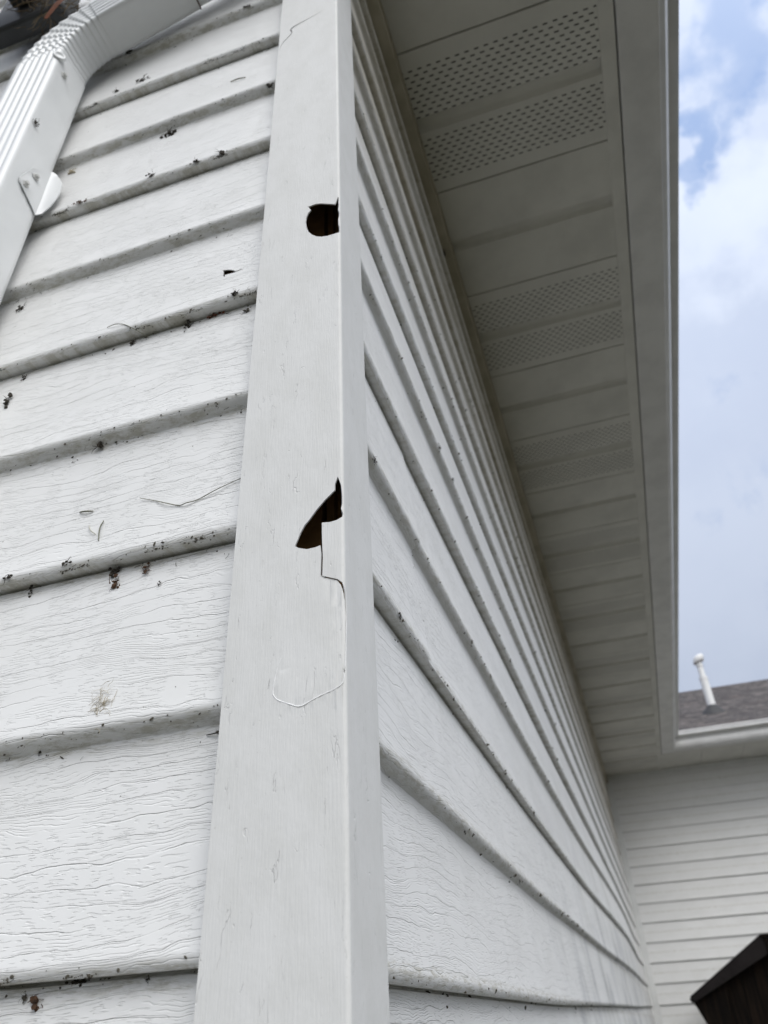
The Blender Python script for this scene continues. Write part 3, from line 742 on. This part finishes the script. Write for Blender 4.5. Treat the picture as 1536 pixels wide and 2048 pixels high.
# ------------------------------------------------------------------ black wall lamp with a nest, top left
lamp = empty('wall_lamp', (-0.56, 0.0, 2.30), 'black wall mounted floodlight behind the downspout elbow', 'lamp')
def kp(o, par):
    bpy.context.view_layer.update(); o.parent = par; o.matrix_parent_inverse = par.matrix_world.inverted(); return o
kp(boxes('back_plate', [(-0.600, -0.455, -0.030, -0.001, 2.262, 2.40)], M_LGREY, None, 0.006), lamp)
kp(boxes('arm', [(-0.56, -0.52, -0.065, -0.031, 2.32, 2.36)], M_BLACK, None, 0.004), lamp)
hb = boxes('housing', [(-0.11, 0.11, -0.075, 0.075, -0.03, 0.03)], M_BLACK, None, 0.008)
hb.location = (-0.600, -0.135, 2.345); hb.rotation_euler = (R_(14), R_(-6), R_(4)); kp(hb, lamp)
fins = boxes('cooling_fins', [(-0.09 + 0.02 * i, -0.084 + 0.02 * i, -0.05, 0.07, 0.031, 0.045) for i in range(10)], M_BLACK, None)
fins.location = hb.location; fins.rotation_euler = hb.rotation_euler; kp(fins, lamp)
rn = random.Random(8)
def strands(c, rad, n, ln, r0, r1, rr, flat=0.5):
    parts = []
    for i in range(n):
        p = Vector(c) + Vector((rr.gauss(0, rad[0]), rr.gauss(0, rad[1]), rr.gauss(0, rad[2])))
        d = Vector((rr.gauss(0, 1), rr.gauss(0, flat), rr.gauss(0, 1))).normalized(); P = [p]
        for k in range(5):
            d = (d + Vector((rr.gauss(0, .45), rr.gauss(0, .3 * flat), rr.gauss(0, .45)))).normalized(); P.append(P[-1] + d * ln / 5)
        ra = rr.uniform(r0, r1)
        parts.append(tube(P, [ra, ra, ra, ra * .9, ra * .7, ra * .3], 5))
    return join(parts)
V_, F_ = strands((-0.478, -0.028, 2.300), (0.022, 0.012, 0.028), 170, 0.055, 0.0003, 0.0009, rn, 0.7)
nest = tag(mesh('nest', V_, F_, M_NEST, None), 'tangle of dry grass and rootlets wedged behind the downspout elbow', 'nest')
V_ = []; F_ = []
for i in range(9):
    s = i / 8; w2 = 0.006 * math.sin(math.pi * min(1, s + 0.08)) + 0.001
    c = Vector((-0.462 + 0.035 * s, -0.036 - 0.004 * math.sin(s * 3), 2.195 + 0.07 * s))
    V_ += [c + Vector((-w2, 0.001, 0.002)), c + Vector((0, -0.0018, 0)), c + Vector((w2, 0.001, -0.002))]
for i in range(8):
    for j in range(2): F_.append((i * 3 + j, i * 3 + j + 1, i * 3 + j + 4, i * 3 + j + 3))
lf = tag(mesh('dry_leaf', V_, F_, M_LEAF, None, True), 'narrow rusty brown leaf beside the nest at the elbow', 'leaf'); solid(lf, 0.0005)

# ------------------------------------------------------------------ debris on the gable siding
def on_left(x, z, lift=0.0008):
    """point on the real siding surface: nearest row by z, outermost"""
    best = None
    for i in range(len(rl) - 1):
        (d0, z0), (d1, z1) = rl[i], rl[i + 1]
        if max(z0, z1) >= z >= min(z0, z1) and abs(z0 - z1) > 1e-6:
            d = d0 + (d1 - d0) * (z0 - z) / (z0 - z1)
            if best is None or d > best: best = d
    wob = 0.0011 * nz(x * 2.3, z * 11, 0.5) + 0.0004 * nz(x * 9, z * 6, 2)
    return Vector((x, DL - (best if best is not None else -0.01) - lift + wob, z + 0.0013 * nz(x * 2.0, z * 8, 4.2)))
def clump(name, p, size, seed, label, mat=M_DIRT, group=None, stretch=(1, 1), cat='debris', nrm='y'):
    rr = random.Random(seed); parts = []
    for i in range(rr.randint(9, 14)):
        c = Vector((rr.gauss(0, .35) * size * stretch[0], rr.uniform(-.25, .1) * size, rr.gauss(0, .35) * size * stretch[1]))
        bm = bmesh.new(); bmesh.ops.create_icosphere(bm, subdivisions=1, radius=size * rr.uniform(.10, .30))
        for v in bm.verts: v.co = Vector((v.co.x * rr.uniform(.7, 1.5), v.co.y * .5, v.co.z * rr.uniform(.6, 1.3))) + c
        V = [v.co.copy() for v in bm.verts]; F = [tuple(v.index for v in f.verts) for f in bm.faces]; bm.free(); parts.append((V, F))
    parts.append(strands((0, -size * .1, 0), (size * .3, size * .1, size * .3), 5, size * 1.1, size * .02, size * .045, rr, .2))
    V, F = join(parts)
    if nrm == 'x': V = [Vector((-v.y, v.x, v.z)) for v in V]
    o = mesh(name, V, F, mat, None); o.location = p
    return tag(o, label, cat, group)
CL = [  # x, z, size, label, material, stretch
 (-0.1355,2.0777,.006,'dark speck cluster on the top course near the corner post',M_DIRT,(1.3,.7)),
 (-0.3224,1.9617,.006,'small curled dark bit under the second visible board beside the downspout',M_DIRT,(1,.8)),
 (-0.2840,1.9683,.009,'wide dark web debris stuck under the board right of the elbow',M_DIRT,(1.8,.6)),
 (-0.3247,2.0788,.007,'dark clump hanging just below the elbow underside',M_DIRT,(.8,1.3)),
 (-0.3528,1.9497,.005,'tiny dark fleck at the downspout edge below the elbow',M_DIRT,(1,.7)),
 (-0.2251,1.8083,.010,'spiky dark clump on the third lap, midway along it',M_DIRT,(1.2,.8)),
 (-0.0917,1.8207,.008,'dark clump on the third lap against the corner post',M_DIRT,(1.2,.8)),
 (-0.1391,1.6970,.009,'dark clump right of centre on the fourth lap',M_DIRT,(.9,1.1)),
 (-0.1706,1.6986,.006,'small dark fleck in the middle of the fourth lap',M_DIRT,(1.1,.8)),
 (-0.2285,1.7015,.006,'thin dark smear left of centre on the fourth lap',M_DIRT,(1.6,.5)),
 (-0.3211,1.6981,.007,'looped brown bit at the left of the fourth lap',M_DIRTB,(1.4,.6)),
 (-0.3623,1.7998,.008,'round grey web knot on the wall beside the bracket',M_STAIN,(1,1)),
 (-0.3640,1.5436,.006,'dark pellet near the lower left beside the downspout foot line',M_DIRT,(1.2,.7)),
 (-0.3297,1.4305,.005,'dark shred under the sixth lap near the left border',M_DIRT,(.8,1.4)),
 (-0.3366,1.3984,.009,'long slanted dark seed husk at the left border',M_DIRT,(.5,1.6)),
 (-0.1027,1.4451,.0045,'dark dot pair on the lap under the punched hole',M_DIRT,(1,.9)),
 (-0.1293,1.4387,.0065,'rusty brown leaf bit tucked in the lap under the punched hole',M_LEAF,(1.5,.6)),
 (-0.1554,1.4345,.007,'ragged dark clump in the lap, left of the rusty leaf bit',M_DIRT,(.7,1.3)),
 (-0.2115,1.4332,.0045,'dark crumbs below the curled hair',M_DIRT,(1,1)),
 (-0.0960,1.4293,.0045,'thin spider leg debris by the post under the punched hole',M_SPECK,(1.4,.8)),
 (-0.2189,1.3106,.007,'hook shaped dark squiggle on the seventh lap',M_DIRT,(.7,1.1)),
 (-0.2686,1.1909,.0045,'black mark at far left of the cracked lap',M_DIRT,(1.8,.5)),
 (-0.2544,1.1831,.0045,'dark streak just below the cracked lap at the left',M_DIRT,(.6,1.4)),
 (-0.2164,1.1908,.0045,'curled black scrap on the lap, left of the large clump',M_DIRT,(1.8,.5)),
 (-0.1808,1.1813,.007,'black upper crumbs above the hanging brown clump',M_DIRT,(.9,1.2)),
 (-0.1800,1.1713,.007,'hanging reddish brown dirt clump, the largest on the middle board',M_DIRTB,(.7,1.3)),
 (-0.1556,1.1763,.0050,'small brown knot right of the hanging clump',M_DIRTB,(.9,1.2)),
 (-0.1423,1.1620,.0022,'single black grain on the middle board',M_DIRT,(1,1)),
 (-0.1795,0.9230,.0060,'dark red brown clump on the bottom board',M_DIRTB,(.7,1.5)),
 (-0.1871,0.9265,.0030,'grey crumb left of the bottom clump',M_SPECK,(.7,1.4)),
 (-0.1584,0.9312,.0050,'long black scrap in the bottom lap crack',M_DIRT,(2.4,.35)),
 (-0.1152,0.9299,.0020,'tiny black grain under the bottom lap near the post',M_DIRT,(1,1)),
 (-0.2107,1.0558,.0022,'tiny dark grain below the soft bend at left',M_DIRT,(.8,1.3)),
]
for i, (x, z, s, lab, mt, st_) in enumerate(CL):
    clump('debris_clump', on_left(x, z), s * 1.0, 100 + i, lab, mt, 'dirt clumps stuck on the siding', st_)
for i, (x, y, z, lab) in enumerate([(-0.3660, -0.0300, 2.040, 'dark crumbs on the elbow corner'), (-0.331, -0.012, 2.066, 'spiky dark clump on the elbow inner bend'), (-0.3695, -0.0433, 1.8117, 'thin dark smear on the downspout side face')]):
    clump('debris_clump', Vector((PX1 + 0.003 if i != 1 else x, y, z)), 0.006, 300 + i, lab, M_DIRT, 'dirt clumps stuck on the siding', (1, 1.2), nrm='x')
# right wall debris
def on_right(y, z):
    best = None
    for i in range(len(rr) - 1):
        (d0, z0), (d1, z1) = rr[i], rr[i + 1]
        if max(z0, z1) >= z >= min(z0, z1) and abs(z0 - z1) > 1e-6:
            d = d0 + (d1 - d0) * (z0 - z) / (z0 - z1)
            if best is None or d > best: best = d
    p = map_right(y, best if best is not None else -0.01, z, 0); p.x += 0.001
    return p
RC_ = [(0.115, 1.3085, .006, 'dark fly-like scrap on the eave wall lap beside the post'), (0.165, 1.182, .006, 'brown clump in the dark lap crack on the eave wall'),
       (0.42, 1.565, .008, 'dark clump high on the eave wall lap'), (0.50, 1.565, .007, 'second dark clump high on the eave wall lap, farther along'),
       (0.36, 1.052, .005, 'dark clump on the low eave wall lap, nearer one'), (0.66, 1.052, .006, 'dark clump on the low eave wall lap, farther one'), (0.115, 0.925, .007, 'dark drip shaped clump under the lowest eave wall lap'), (0.90, 1.18, .008, 'mossy dark clump far along the eave wall lap'), (0.80, 2.50, .016, 'dark mud dauber smear on the frieze under the soffit')]
for i, (y, z, s, lab) in enumerate(RC_):
    clump('debris_clump', on_right(y, z), s * 0.7, 400 + i, lab, M_DIRT, 'dirt clumps stuck on the siding', (1, 1), nrm='x')
# scattered specks nobody could count
rs = random.Random(21); parts = []
def speck(p, r):
    bm = bmesh.new(); bmesh.ops.create_icosphere(bm, subdivisions=0, radius=r)
    a, b, c = rs.uniform(.5, 2.4), rs.uniform(.3, .5), rs.uniform(.5, 1.4); th = rs.uniform(0, 3.1)
    for v in bm.verts: v.co = Matrix.Rotation(th, 3, 'Y') @ Vector((v.co.x * a, v.co.y * b, v.co.z * c)) + p
    V = [v.co.copy() for v in bm.verts]; F = [tuple(v.index for v in f.verts) for f in bm.faces]; bm.free(); parts.append((V, F))
cents = {}
for i in range(1150):
    k = rs.randint(0, 9); 
    if k not in cents: cents[k] = [rs.uniform(-0.5, -0.08) for _ in range(6)]
    x = rs.gauss(rs.choice(cents[k]), 0.02) if rs.random() < 0.6 else rs.uniform(-0.55, -0.077)
    if x > -0.077: continue
    z = ZL + E_ * k - abs(rs.gauss(0, 0.006)) - 0.001
    speck(on_left(x, z, 0.0002), rs.choice([.00025, .0003, .0004, .0006, .0009]))
for i in range(90):
    x = rs.uniform(-0.5, -0.08); z = rs.uniform(0.9, 2.15)
    speck(on_left(x, z, 0.0001), rs.choice([.0002, .0003, .0004]))
for i in range(500):
    k = rs.randint(0, 9); z = ZR + E_ * k - abs(rs.gauss(0, 0.005)) - 0.001; y = 0.06 + abs(rs.gauss(0, 0.7))
    if y > L - .1: continue
    p = on_right(y, z); speck(Vector((p.x - .0008, p.y, p.z)), rs.choice([.0003, .0004, .0006, .0010]) * (1 + y))
for i in range(60):   # black mildew ticks under the lowest eave wall lap
    y = 0.062 + abs(rs.gauss(0, 0.025)); z = 0.9265 - abs(rs.gauss(0, 0.006)) - 0.004
    p = on_right(y, z); speck(Vector((p.x - .0008, p.y, p.z)), rs.choice([.0003, .0004, .0006]))
for i in range(170):   # hair-fine web threads and legs caught under the laps
    k = rs.randint(0, 9)
    x = rs.gauss(rs.choice(cents[k]), 0.02) if rs.random() < 0.7 else rs.uniform(-0.5, -0.08)
    if x > -0.08: continue
    z = ZL + E_ * k - abs(rs.gauss(0, 0.006)) - 0.002
    p0 = on_left(x, z, 0.0006); th = rs.uniform(0, 6.28); ln_ = rs.uniform(0.002, 0.007); P = [p0]
    for q in range(4):
        th += rs.gauss(0, .6); P.append(P[-1] + Vector((math.cos(th), rs.uniform(-.15, .02), math.sin(th))) * ln_ / 4)
    parts.append(tube(P, rs.choice([.00009, .00012, .0002]), 4))
# dust and mildew driven into the lap joints: strings of crumbs
for k in (0, 2, 4, 6, 8):
    for c_ in range(4):
        x = rs.uniform(-0.42, -0.09)
        for i in range(26):
            x += rs.uniform(0.0002, 0.0014)
            if x > -0.078: break
            speck(on_left(x, ZL + E_ * k - 0.0052 + rs.gauss(0, .0006), 0.0001), rs.choice([.0003, .0004, .0006, .0008]))
for i in range(46):   # grime dots in the lapped seam
    z = rs.uniform(1.197, 1.306); p = on_right(0.2612, z); speck(Vector((p.x - .0002, p.y + rs.uniform(-.0003, .0003), p.z)), rs.choice([.0003, .0004, .0006]))
V_, F_ = join(parts)
tag(mesh('dirt_specks', V_, F_, M_SPECK, None), 'fine dark dirt specks scattered along the siding laps', 'dirt', kind='stuff')

# fibres and hairs lying on the boards
def fibre(name, pts, r, mat, label, cat='fibre'):
    P = smoothpath([on_left(x, z, 0.0007 + 0.0012 * (i % 2)) for i, (x, z) in enumerate(pts)], 5)
    V, F = tube(P, [r * (0.35 + 0.65 * math.sin(math.pi * (0.15 + 0.8 * i / len(P)))) for i in range(len(P))], 6)
    return tag(mesh(name, V, F, mat, None, True), label, cat)
fibre('plant_fibre', [(-0.0790,1.2362),(-0.1005,1.2286),(-0.1161,1.2238),(-0.1248,1.2220),(-0.1315,1.2224),(-0.1419,1.2268),(-0.1535,1.2334),(-0.1667,1.2390)], .00042, M_FIB, 'long curved grey plant fibre reaching the corner post')
fibre('plant_fibre', [(-0.2205,1.2408),(-0.2144,1.2391),(-0.2078,1.2384)], .0007, M_FIB, 'short straight stalk bit lying on the middle board')
fibre('plant_fibre', [(-0.1951,1.2254),(-0.1954,1.2169),(-0.1944,1.2062)], .0005, M_FIB, 'thin upright stalk forming half of a V shape')
fibre('plant_fibre', [(-0.2076,1.2241),(-0.2033,1.2173),(-0.1985,1.2132)], .0004, M_FIBL, 'pale thin stalk leaning into the V shape')
fibre('plant_fibre', [(-0.2360,1.4538),(-0.2260,1.4529),(-0.2177,1.4504),(-0.2064,1.4409),(-0.1948,1.4339)], .0004, M_FIB, 'curled hair hanging over the sixth lap')
fibre('plant_fibre', [(-0.1461,1.8716),(-0.1346,1.8682),(-0.1247,1.8667)], .0007, M_FIB, 'short twig on an upper board below the corner crack')
fibre('plant_fibre', [(-0.0945,1.0500),(-0.0869,1.0500),(-0.0815,1.0512)], .0004, M_DIRT, 'dark little twig touching the post above the lowest full board')
V_, F_ = strands(on_left(-0.1655, 1.0765, .0004), (0.0030, 0.0002, 0.007), 60, 0.007, 0.00007, 0.00013, random.Random(5), 0.03)
tag(mesh('cobweb_patch', V_, F_, M_STAIN, None), 'faint tan cobweb patch above the soft bend on the lower board', 'cobweb')

# ------------------------------------------------------------------ dark wooden shed by the far wing
shed = empty('shed', (1.0, 5.3, 0), 'dark weathered wooden shed with a slanted roof in front of the far wing', 'shed')
A = (0.231, 1.0129); B = (0.7133, 1.300)
dx, dz = B[0] - A[0], B[1] - A[1]; ln = math.hypot(dx, dz); tx, tz = dx / ln, dz / ln; nx, nz_ = -tz, tx
def slab(name, mat, y0, y1, o0, o1, s0, s1, th0, th1):
    """slab along the roof slope: s from A, o offset below the slope line"""
    V = []
    for y in (y0, y1):
        for s, o in ((s0, o0), (s1, o0), (s1, th1), (s0, th0)):
            V.append((A[0] + tx * s + nx * -o, y, A[1] + tz * s + nz_ * -o))
    return kp(mesh(name, V, [(0, 1, 2, 3), (7, 6, 5, 4), (0, 4, 5, 1), (1, 5, 6, 2), (2, 6, 7, 3), (3, 7, 4, 0)], mat, None), shed)
slab('rake_fascia', M_WOODC, 5.20, 5.225, 0.0, 0.0, 0.0, ln, 0.035, 0.100)
slab('roof_deck', M_WOOD, 5.226, 5.95, 0.004, 0.004, 0.004, ln + 0.01, 0.030, 0.030)
kp(boxes('ridge_cap', [(B[0] - 0.0, B[0] + 1.3, 5.19, 5.96, B[1] - 0.018, B[1])] + [(B[0] + 0.012, B[0] + 1.3, 5.195, 5.22, B[1] - 0.10 + 0.026 * i, B[1] - 0.10 + 0.026 * i + 0.021) for i in range(3)], M_WOOD, None, 0.002), shed)
rb = random.Random(4); bx_ = []
x = 0.36
while x < 2.0:
    wv = rb.uniform(0.085, 0.11); top = A[1] + (x - A[0]) * tz / tx - 0.07
    bx_.append((x, x + wv - 0.0015, 5.27 + rb.uniform(0, .006), 5.30, 0.02, min(top + 0.045, 1.24))); x += wv
kp(boxes('wall_board', bx_, M_WOOD, None), shed)
kp(boxes('side_wall', [(0.362, 0.385, 5.302, 5.90, 0.02, 1.02)], M_WOOD, None), shed)
V_ = [(0.245, 5.24, 0.985), (0.275, 5.24, 0.995), (0.40, 5.24, 0.70), (0.36, 5.24, 0.66), (0.245, 5.268, 0.985), (0.275, 5.268, 0.995), (0.40, 5.268, 0.70), (0.36, 5.268, 0.66)]
V_ = [(0.238, 5.24, 1.000), (0.46, 5.24, 1.125), (0.40, 5.24, 0.62), (0.238, 5.268, 1.000), (0.46, 5.268, 1.125), (0.40, 5.268, 0.62)]
kp(mesh('eave_board', V_, [(0, 2, 1), (3, 4, 5), (0, 1, 4, 3), (1, 2, 5, 4), (2, 0, 3, 5)], M_WOOD, None), shed)
